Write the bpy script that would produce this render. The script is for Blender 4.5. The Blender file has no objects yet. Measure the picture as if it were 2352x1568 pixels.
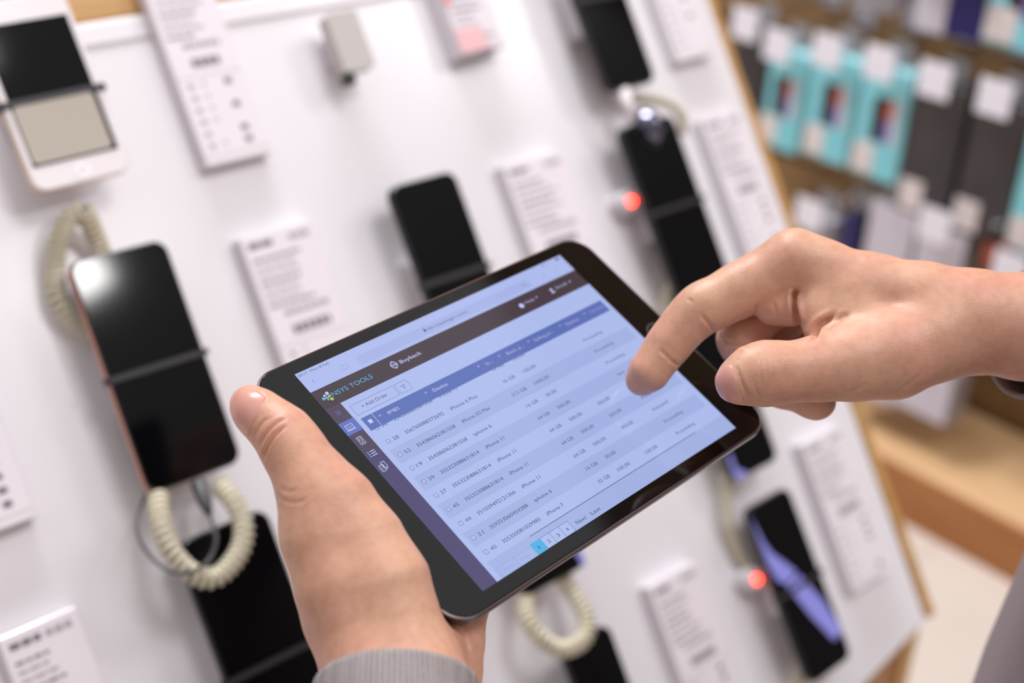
import bpy, math, random
import numpy as np
from mathutils import Matrix, Vector

# ------------------------------------------------------------------ camera, world, light
SC = bpy.context.scene
FPX = 3100.0                                   # focal length in pixels of the 2352 x 1568 frame
def nrm(v): v = np.array(v, float); return v / np.linalg.norm(v)
# world axes seen from the camera (x right, y down, z forward)
UPC = nrm((.041, -.877, -.472))
HX = np.array((.752, -.2845, .594)); HX = nrm(HX - UPC * (HX @ UPC))
SY = np.cross(UPC, HX)
C2W = np.array([HX, SY, UPC])                  # camera vector -> world vector
CAM = np.array((0, 0, 1.2))
def W(p): return C2W @ np.array(p, float) + CAM
def WA(P): return np.asarray(P, float) @ C2W.T + CAM
def ray(px, py): return np.array(((px - 1176) / FPX, (py - 784) / FPX, 1.0))
def P(px, py, z): return ray(px, py) * z

cd = bpy.data.cameras.new('camera'); cam = bpy.data.objects.new('camera', cd); SC.collection.objects.link(cam)
cd.sensor_width = 36; cd.lens = FPX / 2352 * 36; cd.clip_start = .02
M = np.eye(4); M[:3, 0] = C2W @ (1, 0, 0); M[:3, 1] = C2W @ (0, -1, 0); M[:3, 2] = C2W @ (0, 0, -1); M[:3, 3] = CAM
cam.matrix_world = Matrix(M.tolist()); SC.camera = cam
cd.dof.use_dof = True; cd.dof.focus_distance = .55; cd.dof.aperture_fstop = 4.5; cd.dof.aperture_blades = 0

wd = bpy.data.worlds.new('shop_world'); SC.world = wd; wd.use_nodes = True
wn = wd.node_tree; bg = wn.nodes['Background']; bg.inputs[1].default_value = .78
# the rest of the shop seen from here: bright ceiling above, dimmer shelves and floor around
wtc = wn.nodes.new('ShaderNodeTexCoord'); wsx = wn.nodes.new('ShaderNodeSeparateXYZ'); wrp = wn.nodes.new('ShaderNodeValToRGB')
wn.links.new(wtc.outputs['Generated'], wsx.inputs[0]); wn.links.new(wsx.outputs[2], wrp.inputs[0]); wn.links.new(wrp.outputs[0], bg.inputs[0])
e_ = wrp.color_ramp.elements; e_[0].position = 0; e_[0].color = (.34, .29, .27, 1); e_[1].position = .62; e_[1].color = (.96, .93, .95, 1)
e2_ = wrp.color_ramp.elements.new(.42); e2_.color = (.36, .32, .33, 1)
SC.view_settings.view_transform = 'Standard'; SC.view_settings.look = 'None'; SC.view_settings.gamma = 1
SC.view_settings.exposure = 0.0; SC.view_settings.use_curve_mapping = False

def area(name, loc, target, sx, sy, energy, color):
    l = bpy.data.lights.new(name, 'AREA'); l.shape = 'RECTANGLE'; l.size = sx; l.size_y = sy; l.energy = energy; l.color = color
    o = bpy.data.objects.new(name, l); SC.collection.objects.link(o); o.location = loc
    o.rotation_euler = (Vector(target) - Vector(loc)).to_track_quat('-Z', 'Y').to_euler()
area('ceiling_light', (2.2, -.42, 2.75), (1.2, .2, 1.0), .2, 1.1, 9, (1, .97, .98))
area('ceiling_light', (.7, -.4, 2.75), (.3, .6, 1.0), .6, .5, 14, (1, .985, .99))
area('ceiling_light', (.8, 1.7, 2.75), (.9, 1.2, .8), 1.2, .5, 58, (.95, .96, 1))
area('ceiling_spot', (1.36, -1.33, 2.75), (.3, .5, 1.0), .11, .11, 4, (1, .98, .97))

# ------------------------------------------------------------------ materials
def lin(c): return tuple(((x/255)/12.92 if x/255 <= .04045 else ((x/255+.055)/1.055)**2.4) for x in c)
MATS = {}
def mat(name, rgb, rough=.5, metal=0, spec=.5, emit=None, estr=1, noise=None, bump=None, coat=0, sss=0):
    if name in MATS: return MATS[name]
    m = bpy.data.materials.new(name); m.use_nodes = True; nt = m.node_tree; b = nt.nodes['Principled BSDF']
    c = (*lin(rgb), 1)
    b.inputs['Base Color'].default_value = c; b.inputs['Roughness'].default_value = rough
    b.inputs['Metallic'].default_value = metal; b.inputs['Specular IOR Level'].default_value = spec
    b.inputs['Coat Weight'].default_value = coat; b.inputs['Coat Roughness'].default_value = .04
    if emit is not None:
        b.inputs['Emission Color'].default_value = (*lin(emit), 1); b.inputs['Emission Strength'].default_value = estr
    if sss:
        b.inputs['Subsurface Weight'].default_value = sss; b.inputs['Subsurface Scale'].default_value = .004
        b.inputs['Subsurface Radius'].default_value = (1, .35, .2)
    tc = nt.nodes.new('ShaderNodeTexCoord')
    if noise:
        scale, rgb2, stretch = noise
        mp = nt.nodes.new('ShaderNodeMapping'); mp.inputs['Scale'].default_value = stretch
        n = nt.nodes.new('ShaderNodeTexNoise'); n.inputs['Scale'].default_value = scale; n.inputs['Detail'].default_value = 4
        r = nt.nodes.new('ShaderNodeValToRGB'); r.color_ramp.elements[0].position = .35; r.color_ramp.elements[1].position = .65
        r.color_ramp.elements[0].color = c; r.color_ramp.elements[1].color = (*lin(rgb2), 1)
        nt.links.new(tc.outputs['Object'], mp.inputs[0]); nt.links.new(mp.outputs[0], n.inputs['Vector'])
        nt.links.new(n.outputs[0], r.inputs[0]); nt.links.new(r.outputs[0], b.inputs['Base Color'])
    if bump:
        sc_, st, di = bump
        n = nt.nodes.new('ShaderNodeTexNoise'); n.inputs['Scale'].default_value = sc_; n.inputs['Detail'].default_value = 5
        bp = nt.nodes.new('ShaderNodeBump'); bp.inputs['Strength'].default_value = st; bp.inputs['Distance'].default_value = di
        nt.links.new(tc.outputs['Object'], n.inputs['Vector']); nt.links.new(n.outputs[0], bp.inputs['Height'])
        nt.links.new(bp.outputs[0], b.inputs['Normal'])
    MATS[name] = m; return m

m_white = mat('white_laminate', (241, 237, 241), .2, spec=.5, bump=(60, .02, .001))
m_rim = mat('wood_rim', (205, 160, 100), .45, noise=(6, (188, 142, 84), (1, 14, 14)))
m_cab = mat('cabinet_wood', (176, 118, 52), .45, noise=(5, (158, 102, 42), (10, 10, 1)))
m_plinth = mat('plinth_wood', (232, 192, 146), .45, noise=(5, (222, 180, 132), (10, 1, 10)))
m_slat = mat('slat_wood', (134, 104, 66), .55, noise=(5, (110, 82, 50), (6, 1, 6)))
m_groove = mat('groove_dark', (70, 52, 36), .7)
m_floor = mat('floor_tile', (226, 214, 203), .3, noise=(3, (220, 207, 196), (1, 1, 1)))
m_paper = mat('tag_paper', (242, 234, 240), .55)
m_acry = mat('acrylic_holder', (222, 216, 222), .12, coat=.6)
m_ink = mat('tag_ink', (126, 120, 128), .7); m_ink2 = mat('tag_ink_pale', (178, 170, 178), .7); m_ink3 = mat('tag_tint', (222, 212, 222), .7)
m_blk = mat('black_glass', (5, 5, 7), .07, spec=.2)
m_blkbody = mat('black_body', (18, 18, 20), .35)
m_whitebody = mat('white_body', (240, 232, 234), .25)
m_rose = mat('rose_metal', (200, 140, 120), .3, metal=.8)
m_gold = mat('gold_metal', (215, 190, 160), .3, metal=.7)
m_steel = mat('silver_metal', (190, 190, 195), .25, metal=1)
m_strap = mat('rubber_strap', (42, 40, 44), .5)
m_mount = mat('mount_plastic', (205, 200, 204), .4)
m_mountd = mat('mount_grey', (196, 190, 186), .4)
m_coil = mat('coil_plastic', (216, 208, 184), .35)
m_cable = mat('cable_rubber', (72, 72, 74), .45)
m_led = mat('red_led', (255, 60, 40), .4, emit=(255, 40, 22), estr=22)
m_cyan = mat('cyan_card', (142, 220, 230), .35, noise=(4, (126, 210, 222), (1, 1, 1)))
m_cyanl = mat('pale_cyan_card', (176, 232, 240), .35)
m_dark = mat('dark_pack', (66, 60, 60), .35, noise=(9, (54, 50, 54), (1, 1, 1)))
m_darks = mat('black_card', (36, 36, 44), .35)
m_card = mat('white_card', (240, 238, 248), .4); m_stick = mat('sticker_paper', (226, 216, 214), .5)
m_clear = mat('grey_plastic', (160, 158, 162), .2); m_grey = mat('grey_pack', (150, 145, 150), .4); m_lgrey = mat('pale_pack', (205, 200, 212), .4)
m_navy = mat('navy_blue', (32, 24, 96), .4); m_or = mat('orange_print', (205, 92, 48), .4); m_bl = mat('violet_print', (110, 116, 190), .4)
m_alu = mat('tablet_metal', (96, 92, 96), .28, metal=1)
m_alul = mat('tablet_chamfer', (190, 176, 178), .22, metal=1)
m_tglass = mat('tablet_glass', (6, 6, 7), .06, spec=.55)
m_btn = mat('button_glass', (14, 14, 16), .1)
m_nail = mat('nail', (214, 152, 138), .25, spec=.5, sss=.15)

# ------------------------------------------------------------------ object helpers
def link(o): SC.collection.objects.link(o); return o
def tag(o, label=None, cat=None, group=None, kind=None):
    if label: o['label'] = label
    if cat: o['category'] = cat
    if group: o['group'] = group
    if kind: o['kind'] = kind
    return o
def empty(name, mw, parent=None):
    o = bpy.data.objects.new(name, None); o.empty_display_size = .02; link(o)
    o.matrix_world = Matrix(np.asarray(mw).tolist()) if not isinstance(mw, Matrix) else mw
    return o
class MB:
    def __init__(s): s.v = []; s.f = []; s.m = []; s.mats = []
    def mi(s, m):
        if m not in s.mats: s.mats.append(m)
        return s.mats.index(m)
    def add(s, vs, fs, m):
        b = len(s.v); k = s.mi(m); s.v += [tuple(map(float, v)) for v in vs]
        s.f += [tuple(b + i for i in f) for f in fs]; s.m += [k] * len(fs); return s
    def box(s, x0, y0, z0, x1, y1, z1, m):
        return s.add([(x, y, z) for z in (z0, z1) for y in (y0, y1) for x in (x0, x1)],
              [(0, 2, 3, 1), (4, 5, 7, 6), (0, 1, 5, 4), (2, 6, 7, 3), (0, 4, 6, 2), (1, 3, 7, 5)], m)
    def rect(s, x0, y0, x1, y1, z, m): return s.add([(x0, y0, z), (x1, y0, z), (x1, y1, z), (x0, y1, z)], [(0, 1, 2, 3)], m)
    def poly(s, pts, z, m): return s.add([(x, y, z) for x, y in pts], [tuple(range(len(pts)))], m)
    def disc(s, cx, cy, r, z, m, n=20, r2=None):
        r2 = r2 or r
        return s.poly([(cx + r*math.cos(2*math.pi*i/n), cy + r2*math.sin(2*math.pi*i/n)) for i in range(n)], z, m)
    def ring(s, cx, cy, r0, r1, z, m, n=28):
        a = [2*math.pi*i/n for i in range(n)]
        return s.add([(cx+r0*math.cos(t), cy+r0*math.sin(t), z) for t in a] + [(cx+r1*math.cos(t), cy+r1*math.sin(t), z) for t in a],
                     [(i, n+i, n+(i+1) % n, (i+1) % n) for i in range(n)], m)
    def line(s, x0, y0, x1, y1, w, z, m):
        d = math.hypot(x1-x0, y1-y0) or 1; nx, ny = -(y1-y0)/d*w/2, (x1-x0)/d*w/2
        pts = [(x0+nx, y0+ny), (x0-nx, y0-ny), (x1-nx, y1-ny), (x1+nx, y1+ny)]
        return s.poly(pts, z, m)
    def stack(s, outlines, m, cap=True, ms=None):
        """outlines: list of (pts2d, z), all of one length, top to bottom"""
        n = len(outlines[0][0]); b = []
        for i, (o, z) in enumerate(outlines): b += [(x, y, z) for x, y in o]
        for k in range(len(outlines) - 1):
            mm = ms[k] if ms else m
            s.add([(x, y, outlines[k][1]) for x, y in outlines[k][0]] + [(x, y, outlines[k+1][1]) for x, y in outlines[k+1][0]],
                  [(i, n+i, n+(i+1) % n, (i+1) % n) for i in range(n)], mm)
        if cap:
            s.add([(x, y, outlines[0][1]) for x, y in outlines[0][0]], [tuple(range(n))], ms[0] if ms else m)
            s.add([(x, y, outlines[-1][1]) for x, y in outlines[-1][0]], [tuple(reversed(range(n)))], m)
        return s
    def tube(s, pts, r, m, n=8, closed=False):
        pts = [np.array(p, float) for p in pts]; N = len(pts); up = None; rings = []
        for i, p in enumerate(pts):
            a = pts[(i+1) % N] if (closed or i < N-1) else p; c = pts[i-1] if (closed or i > 0) else p
            t = nrm(a - c)
            if up is None: up = np.cross(t, (0, 0, 1) if abs(t[2]) < .9 else (1, 0, 0))
            up = nrm(up - t * (up @ t)); bi = np.cross(t, up); rr = r[i] if hasattr(r, '__len__') else r
            rings.append([p + rr*(math.cos(2*math.pi*j/n)*up + math.sin(2*math.pi*j/n)*bi) for j in range(n)])
        vs = [v for q in rings for v in q]; fs = []
        for i in range(N if closed else N-1):
            for j in range(n):
                a, b_ = i*n+j, i*n+(j+1) % n; c = ((i+1) % N)*n
                fs.append((a, b_, c+(j+1) % n, c+j))
        if not closed: fs += [tuple(reversed(range(n))), tuple(range((N-1)*n, N*n))]
        return s.add(vs, fs, m)
    def build(s, name, parent=None, smooth=False, bevel=0, xf=None, weld=False):
        me = bpy.data.meshes.new(name); vs = s.v
        if xf is not None: vs = [tuple(xf(v)) for v in vs]
        me.from_pydata(vs, [], s.f)
        for m in s.mats: me.materials.append(m)
        me.polygons.foreach_set('material_index', s.m)
        if weld:
            import bmesh
            bm = bmesh.new(); bm.from_mesh(me); bmesh.ops.remove_doubles(bm, verts=bm.verts, dist=1e-6)
            bmesh.ops.recalc_face_normals(bm, faces=bm.faces); bm.to_mesh(me); bm.free()
        if smooth: me.polygons.foreach_set('use_smooth', [True] * len(me.polygons))
        me.update()
        o = link(bpy.data.objects.new(name, me))
        if parent is not None: o.parent = parent
        if bevel:
            md = o.modifiers.new('bevel', 'BEVEL'); md.width = bevel; md.segments = 3; md.limit_method = 'ANGLE'
        if smooth and bevel == 0 and smooth == 'auto':
            md = o.modifiers.new('wn', 'EDGE_SPLIT'); md.split_angle = math.radians(38)
        return o
def rrect(x0, y0, x1, y1, r, n=8):
    out = []
    for cx, cy, a0 in ((x1-r, y1-r, 0), (x0+r, y1-r, 90), (x0+r, y0+r, 180), (x1-r, y0+r, 270)):
        for i in range(n+1):
            a = math.radians(a0 + 90*i/n); out.append((cx + r*math.cos(a), cy + r*math.sin(a)))
    return out
def crom(pts, per=12, closed=False):
    pts = [np.array(p, float) for p in pts]; n = len(pts); out = []
    g = (lambda i: pts[i % n]) if closed else (lambda i: pts[min(max(i, 0), n-1)])
    for i in range(n if closed else n-1):
        p0, p1, p2, p3 = g(i-1), g(i), g(i+1), g(i+2)
        for k in range(per):
            t = k/per; out.append(.5*((2*p1)+(-p0+p2)*t+(2*p0-5*p1+4*p2-p3)*t*t+(-p0+3*p1-3*p2+p3)*t**3))
    if not closed: out.append(pts[-1])
    return out

# ------------------------------------------------------------------ display board frame
BH = HX                                                    # along the board, to the right
BD = np.array((.342, .9395, .017)); BD = nrm(BD - BH * (BD @ BH))   # down the board
BN = np.cross(BD, BH)
if BN[2] > 0: BN = -BN                                     # out of the board, towards the viewer
BO = P(350, 850, .84) - BN * .034                          # a point of the board surface
def bp(px, py, h=0.0):
    """board coordinates (right, up, out) of an image point lying h above the board"""
    d = ray(px, py); q = d * (((BO + BN*h) @ BN) / (d @ BN)) - BO
    return np.array((q @ BH, -(q @ BD), h))
BM = np.eye(4); BM[:3, 0] = C2W @ BH; BM[:3, 1] = C2W @ (-BD); BM[:3, 2] = C2W @ BN
if np.linalg.det(BM[:3, :3]) < 0: raise RuntimeError('handedness')
BM[:3, 3] = W(BO)
def bframe(u, v, w=0, rot=0):
    c, s = math.cos(rot), math.sin(rot); R = np.eye(4); R[:2, :2] = ((c, -s), (s, c)); T = np.eye(4); T[:3, 3] = (u, v, w)
    return BM @ T @ R

# ------------------------------------------------------------------ the room
Z0 = 0.0
floor = MB(); floor.rect(-3, -2.5, 3.2, 6, Z0, m_floor)
floor.build('floor'); tag(bpy.data.objects['floor'], kind='structure')
jm = mat('floor_joint', (206, 194, 184), .5); tj = MB()
for k in range(-4, 10): tj.rect(-3, k*.6-.0015+.18, 3.2, k*.6+.0015+.18, Z0+.0006, jm); tj.rect(k*.6-.0015+.05, -2.5, k*.6+.0015+.05, 6, Z0+.0006, jm)
tag(tj.build('trim_1'), kind='structure')
XW = 1.83
wl = MB(); wl.box(XW+.012, .1, 0, XW+.1, 6, 2.9, m_groove)
for k in range(29):
    wl.box(XW, .1, .1*k+.004, XW+.014, 6, .1*k+.096, m_slat)
tag(wl.build('wall_right'), kind='structure')
pl = MB(); pl.box(1.607, .1, 0, XW, 6, .095, m_plinth)
tag(pl.build('baseboard_right', bevel=.004), kind='structure')
pf = MB(); pf.box(1.603, .1, .0, 1.6075, 6, .088, mat('plinth_front', (178, 118, 66), .5, noise=(4, (164, 106, 56), (1, 1, 8))))
tag(pf.build('trim_2'), kind='structure')

# ------------------------------------------------------------------ display stand
TR_ = bp(1655, 50); BR_ = bp(2132, 1411); UR = (TR_[0] + BR_[0]) / 2; VB = BR_[1]; VT = bp(276, 37)[1]; UL = -.62
st = empty('display_stand', bframe(UR, VB, 0)); SM = np.linalg.inv(bframe(UR, VB, 0))
tag(st, 'white sloping display board with wooden rim carrying phones and price tags', 'display stand')
def inst(o, root): o.parent = root; return o
b = MB(); Lw = UR - UL; Lh = VT - VB
c1_ = bp(2131, 1425); c2_ = bp(1994, 1568); dd_ = (c2_-c1_)/np.linalg.norm(c2_-c1_); c3_ = c1_ + dd_*.35
pp_ = [(c3_[0]-UR, c3_[1]-VB), (c1_[0]-UR, c1_[1]-VB), (0, Lh), (-Lw, Lh), (-Lw, c3_[1]-VB)]
b.add([(x, y, 0) for x, y in pp_] + [(x, y, -.03) for x, y in pp_], [(0, 1, 2, 3, 4), (9, 8, 7, 6, 5)] + [(i, i+5, (i+1) % 5+5, (i+1) % 5) for i in range(5)], m_white)
o = b.build('panel', st, bevel=.004)
# shallow seam along the top
b = MB(); gv = bp(220, 105)[1] - VB; b.box(-Lw, gv-.0015, .0, -.002, gv+.0015, .0008, mat('seam_grey', (190, 182, 184), .5)); b.build('seam', st)
b = MB(); b.box(.001, -.006, -.05, .013, Lh+.04, -.004, m_rim); b.build('side_rim', st, bevel=.003)
b = MB(); b.box(-Lw, Lh+.001, -.05, .0005, Lh+.04, -.004, m_rim); b.build('top_rim', st, bevel=.003)
# cabinet: wooden sides and front under the sloping panel, in world axes
ibm = np.linalg.inv(np.array(st.matrix_world))
def stw(v): q = ibm @ np.array((*v, 1.0)); return q[:3]
def bw(u, v, w): return (np.array(BM) @ np.array((u, v, w, 1.0)))[:3]
pB = bw(UR, VB, -.03); pT = bw(UR, VT + .04, -.03); xr = pB[0]; xl = bw(UL, VB, -.03)[0]
fy = pB[1] - .012
b = MB()   # side panel polygon, extruded in x
poly = [(fy, 0), (fy, pB[2]-.02), (fy+.004, pB[2]+.0), (fy+.016, pB[2]+.012), (pT[1], pT[2]), (pT[1]+.05, pT[2]), (pT[1]+.05, 0)]
n = len(poly)
b.add([(xr-.008, y, z) for y, z in poly] + [(xr+.014, y, z) for y, z in poly],
      [tuple(range(n)), tuple(reversed(range(n, 2*n)))] + [(i, (i+1) % n, n+(i+1) % n, n+i) for i in range(n)], m_rim)
b.build('side_panel', st, xf=stw, weld=True, bevel=.002)
b = MB(); b.box(xl, fy+.004, .0, xr-.0085, fy+.022, pB[2]-.012, m_cab); b.build('front_panel', st, xf=stw)
b = MB(); b.box(xl, pT[1]+.03, .0, xr-.0085, pT[1]+.05, pT[2], m_cab); b.build('back_panel', st, xf=stw)

# ------------------------------------------------------------------ phones on the board
def phone(label, end, pa, pb, length, h=.034, t=.0078, body=None, side=None, screen='black', strap=.5, rot=0, width=None, home=False, r=.009, name='smartphone', group='phones mounted on the display board', paint=None):
    """pa, pb: image points of the two corners of the lower ('b') or upper ('t') end"""
    body = body or m_blkbody; side = side or body
    A = bp(*pa, h); B = bp(*pb, h); c = (A + B) / 2; w = width or np.linalg.norm((B - A)[:2])
    sg = 1 if end == 'b' else -1
    root = empty(name, bframe(c[0] - sg*math.sin(rot)*length/2, c[1] + sg*math.cos(rot)*length/2, h, rot)); tag(root, label, 'phone', group)
    x, y = w/2, length/2; e = .0012
    b = MB(); b.stack([(rrect(-x+e, -y+e, x-e, y-e, r-e), 0), (rrect(-x+.0003, -y+.0003, x-.0003, y-.0003, r), -.0008), (rrect(-x, -y, x, y, r), -.003), (rrect(-x, -y, x, y, r), -t+.002), (rrect(-x+e, -y+e, x-e, y-e, r-e), -t)], body, ms=[body, side, side, side])
    b.build('body', root, smooth='auto')
    if screen == 'black':
        g = MB(); g.stack([(rrect(-x+.0018, -y+.0018, x-.0018, y-.0018, r-.0018), .0003), (rrect(-x+.0015, -y+.0015, x-.0015, y-.0015, r-.0015), 0)], m_blk); g.build('front_glass', root, smooth='auto')
    if paint: paint(root, x, y)
    if home:
        g = MB(); g.ring(0, -y+.0075, .0042, .005, .0004, m_steel); g.disc(0, -y+.0075, .0042, .0003, m_whitebody, 28); g.build('home_button', root)
    if strap is not None:
        sy = -y + strap*length
        tb = -t-.006 if home else -t+.002; ex = .0016 if home else .0006
        pts = crom([(-x-ex*.6, sy, tb), (-x-ex, sy, -.002), (-x+.002, sy, .0014), (0, sy, .0015), (x-.002, sy, .0014), (x+ex, sy, -.002), (x+ex*.6, sy, tb)], 5)
        g = MB(); vs = []; 
        for p in pts: vs += [(p[0], p[1]-.002, p[2]), (p[0], p[1]+.002, p[2])]
        g.add(vs, [(2*i, 2*i+1, 2*i+3, 2*i+2) for i in range(len(pts)-1)], m_strap)
        so = g.build('strap', root); md = so.modifiers.new('s', 'SOLIDIFY'); md.thickness = .0012
    g = MB(); mw = min(.02, x*.7)
    g.stack([(rrect(-mw, -.022, mw, .022, .006), -t), (rrect(-mw, -.022, mw, .022, .006), -h+.006), (rrect(-mw-.004, -.026, mw+.004, .026, .008), -h+.004), (rrect(-mw-.004, -.026, mw+.004, .026, .008), -h)], m_mount)
    g.build('mount', root, smooth='auto')
    return root

def paint_beige_reflection(root, x, y):
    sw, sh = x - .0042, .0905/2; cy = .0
    e1 = mat('phone_screen_dark', (9, 9, 12), .08); e2 = mat('painted_beige_reflection', (40, 38, 36), .1, emit=(200, 186, 174), estr=.85)
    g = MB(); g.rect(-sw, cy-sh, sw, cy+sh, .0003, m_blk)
    g.poly(rrect(-sw+.001, cy-sh+.0015, sw-.003, -.0065, .003), .0005, e2)  # beige reflection on the lower glass, painted as a faintly glowing patch
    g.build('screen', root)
def paint_violet_reflection(strips):
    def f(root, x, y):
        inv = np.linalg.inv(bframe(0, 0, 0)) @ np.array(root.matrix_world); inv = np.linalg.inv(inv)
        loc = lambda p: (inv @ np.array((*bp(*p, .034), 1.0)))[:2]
        e = mat('painted_violet_reflection', (50, 50, 110), .15, emit=(150, 146, 222), estr=.8, noise=(900, (20, 20, 60), (1, 1, 1)))
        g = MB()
        for a in strips: g.poly([(min(max(q_[0], -x+.001), x-.001), min(max(q_[1], -y+.001), y-.001)) for q_ in map(loc, a)], .0006, e)  # lamp reflections in the phone glass, painted as glowing violet polygons
        g.build('painted_reflection', root)
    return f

phone('white phone with a beige reflection on its lower screen half, top left corner of the board', 'b', (86, 452), (304, 384), .122, body=m_whitebody, side=m_gold, screen=None, strap=.46, home=True, paint=paint_beige_reflection, rot=.02)
phone('large black phone with copper-coloured side, left of the tablet', 'b', (345, 1143), (558, 1054), .151, side=m_rose, strap=.49, rot=-.012)
phone('black phone partly under the coiled cord loop, left of the holding hand', 't', (401, 1245), (612, 1168), .158, strap=.42, rot=.0, h=.03)
phone('black phone with a strap, sticking out above the top edge of the tablet', 't', (888, 424), (1045, 395), .150, strap=.5, rot=.0, h=.034, side=m_blkbody)
phone('dark phone end with a violet light reflection, below the lower edge of the tablet', 'b', (1205, 1372), (1350, 1300), .15, strap=None, paint=paint_violet_reflection([[(1316, 1262), (1332, 1290), (1340, 1306), (1350, 1300), (1348, 1270), (1330, 1240)]]))
phone('black phone cut by the bottom edge, below the small coil loop', 't', (1290, 1490), (1398, 1428), .15, strap=.6)
phone('black phone at the top edge, right of the pink card', 'b', (1402, 217), (1508, 180), .15, strap=.52, side=m_strap)
phone('black phone beside the upper red light, with a shiny sensor dome on top', 't', (1420, 292), (1545, 262), .152, strap=.5, rot=.0)
phone('dark phone half hidden by the tablet corner and the pointing hand', 'b', (1690, 1108), (1790, 1052), .15, strap=None, paint=paint_violet_reflection([[(1662, 1050), (1676, 1040), (1690, 1075), (1712, 1084), (1722, 1092), (1700, 1108), (1684, 1100)]]))
phone('black phone with a bright violet diagonal reflection, lower right of the board', 't', (1712, 1168), (1812, 1118), .155, strap=.5, rot=.02, paint=paint_violet_reflection([[(1722, 1186), (1736, 1212), (1753, 1245), (1772, 1270), (1800, 1290), (1828, 1312), (1806, 1342), (1784, 1332), (1762, 1296), (1740, 1245)], [(1807, 1346), (1834, 1318), (1890, 1380), (1946, 1438), (1915, 1471), (1860, 1412)]]))

# ------------------------------------------------------------------ price tags
def price_tag(label, end, pa, pb, length, h=.012, seed=0, tint=0, name='price_tag'):
    A = bp(*pa, h); B = bp(*pb, h); c = (A + B)/2; w = np.linalg.norm((B - A)[:2]); sg = 1 if end == 'b' else -1
    root = empty(name, bframe(c[0], c[1] + sg*length/2, h, 0)); tag(root, label, 'price tag', 'white price tags on the display board')
    x, y = w/2, length/2
    b = MB(); b.box(-x, -y, -h, x, y, -.0006, m_acry); b.build('holder', root, bevel=.0012)
    p = MB(); p.box(-x+.001, -y+.001, -.0006, x-.001, y-.001, 0, m_paper)
    rg = random.Random(seed); z = .0002
    cy = y - .006; p_ = lambda x0, y0, x1, y1, m: p.rect(x0, y0, x1, y1, z, m)
    def words(y0, hh, x0, x1, m, wl=(.003, .008)):
        xx = x0
        while xx < x1 - .002:
            ww = min(rg.uniform(*wl), x1 - xx); p_(xx, y0, xx+ww, y0+hh, m); xx += ww + .0012
    words(cy-.004, .004, -x+.005, -x+.024, m_ink, (.005, .009)); words(cy-.004, .004, x-.022, x-.006, m_ink2, (.004, .006)); cy -= .011
    for k in range(7): words(cy-.0022, .0018, -x+.005, -x+.005+rg.uniform(.5, .85)*(2*x-.01), m_ink2 if k % 3 else m_ink); cy -= .0055
    words(cy-.0042, .0036, -x+.014, x-.01, m_ink2, (.003, .006)); cy -= .011
    words(cy-.007, .0062, -x+.016, x-.013, m_ink, (.003, .005)); cy -= .013
    p_(-x+.001, cy-.0004, x-.001, cy, m_ink2); cy -= .004
    while cy > -y + .012:
        p_(-x+.007, cy-.004, -x+.0115, cy-.001, m_ink2)
        if rg.random() < .6: p_(-x+.018, cy-.003, -x+.0205, cy-.001, m_ink2)
        if rg.random() < .7: p_(x-.017, cy-.0045, x-.0115, cy-.0005, m_ink)
        cy -= .0085
    p_(-x+.001, -y+.006, x-.001, -y+.0064, m_ink2)
    o = p.build('paper', root)
    if tint:
        q = MB(); mt = mat('tag_pink', (240, 150, 160), .5)
        q.poly([(-x+.001, y-.001), (-x+.02, y-.001), (-x+.006, y-.03), (-x+.001, y-.03)], .0004, mt); q.rect(-x+.001, -y+.001, x*.2, -y+.02, .0004, mat('tag_pale_pink', (246, 196, 200), .5)); q.build('printed_corner', root)
    return root
price_tag('long white price tag at the top edge, between two phones', 'b', (476, 384), (628, 350), .142, seed=1)
price_tag('white price tag left of the tablet, cut by its upper edge', 't', (545, 545), (716, 504), .142, seed=2)
price_tag('white price tag behind the tablet, right of the strapped phone', 't', (1150, 378), (1290, 345), .142, seed=3)
price_tag('white price tag beside the wooden rim, right of the sensor phone', 't', (1608, 276), (1700, 246), .15, seed=4)
price_tag('white price tag cut by the top edge, next to the wooden rim', 'b', (1560, 150), (1640, 118), .142, seed=5)
price_tag('white price tag cut by the left edge, below the black phone shadow', 'b', (-66, 1240), (90, 1190), .142, seed=6)
price_tag('white price tag in the bottom left corner of the board', 't', (-10, 1466), (176, 1392), .142, seed=7)
price_tag('white price tag at the bottom edge, left of the lower red light', 't', (1486, 1345), (1600, 1288), .142, seed=8)
price_tag('white price tag beside the rim, right of the phone with the violet reflection', 'b', (1962, 1362), (2052, 1308), .14, seed=9)
price_tag('small white card with pink printed corners, upper middle of the board', 'b', (1068, 140), (1160, 92), .07, seed=10, tint=1, h=.02)

# bare phone holder at the top
A = bp(797, 172, .03); B = bp(862, 146, .03); c = (A+B)/2; w = np.linalg.norm((B-A)[:2])
root = empty('phone_holder', bframe(c[0], c[1]+.022, .03)); tag(root, 'small empty beige-grey phone holder, top of the board', 'phone holder')
b = MB(); b.stack([(rrect(-w/2, -.022, w/2, .022, .003), 0), (rrect(-w/2, -.022, w/2, .022, .003), -.012)], m_mountd); b.build('plate', root, smooth='auto')
b = MB(); b.stack([(rrect(-.008, -.012, .008, .012, .004), -.012), (rrect(-.008, -.012, .008, .012, .004), -.03)], m_mount); b.build('stem', root, smooth='auto')
b = MB(); b.box(-w/2+.001, -.03, -.012, -w/2+.009, -.022, -.003, m_strap); b.build('plug', root, bevel=.001)

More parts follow.
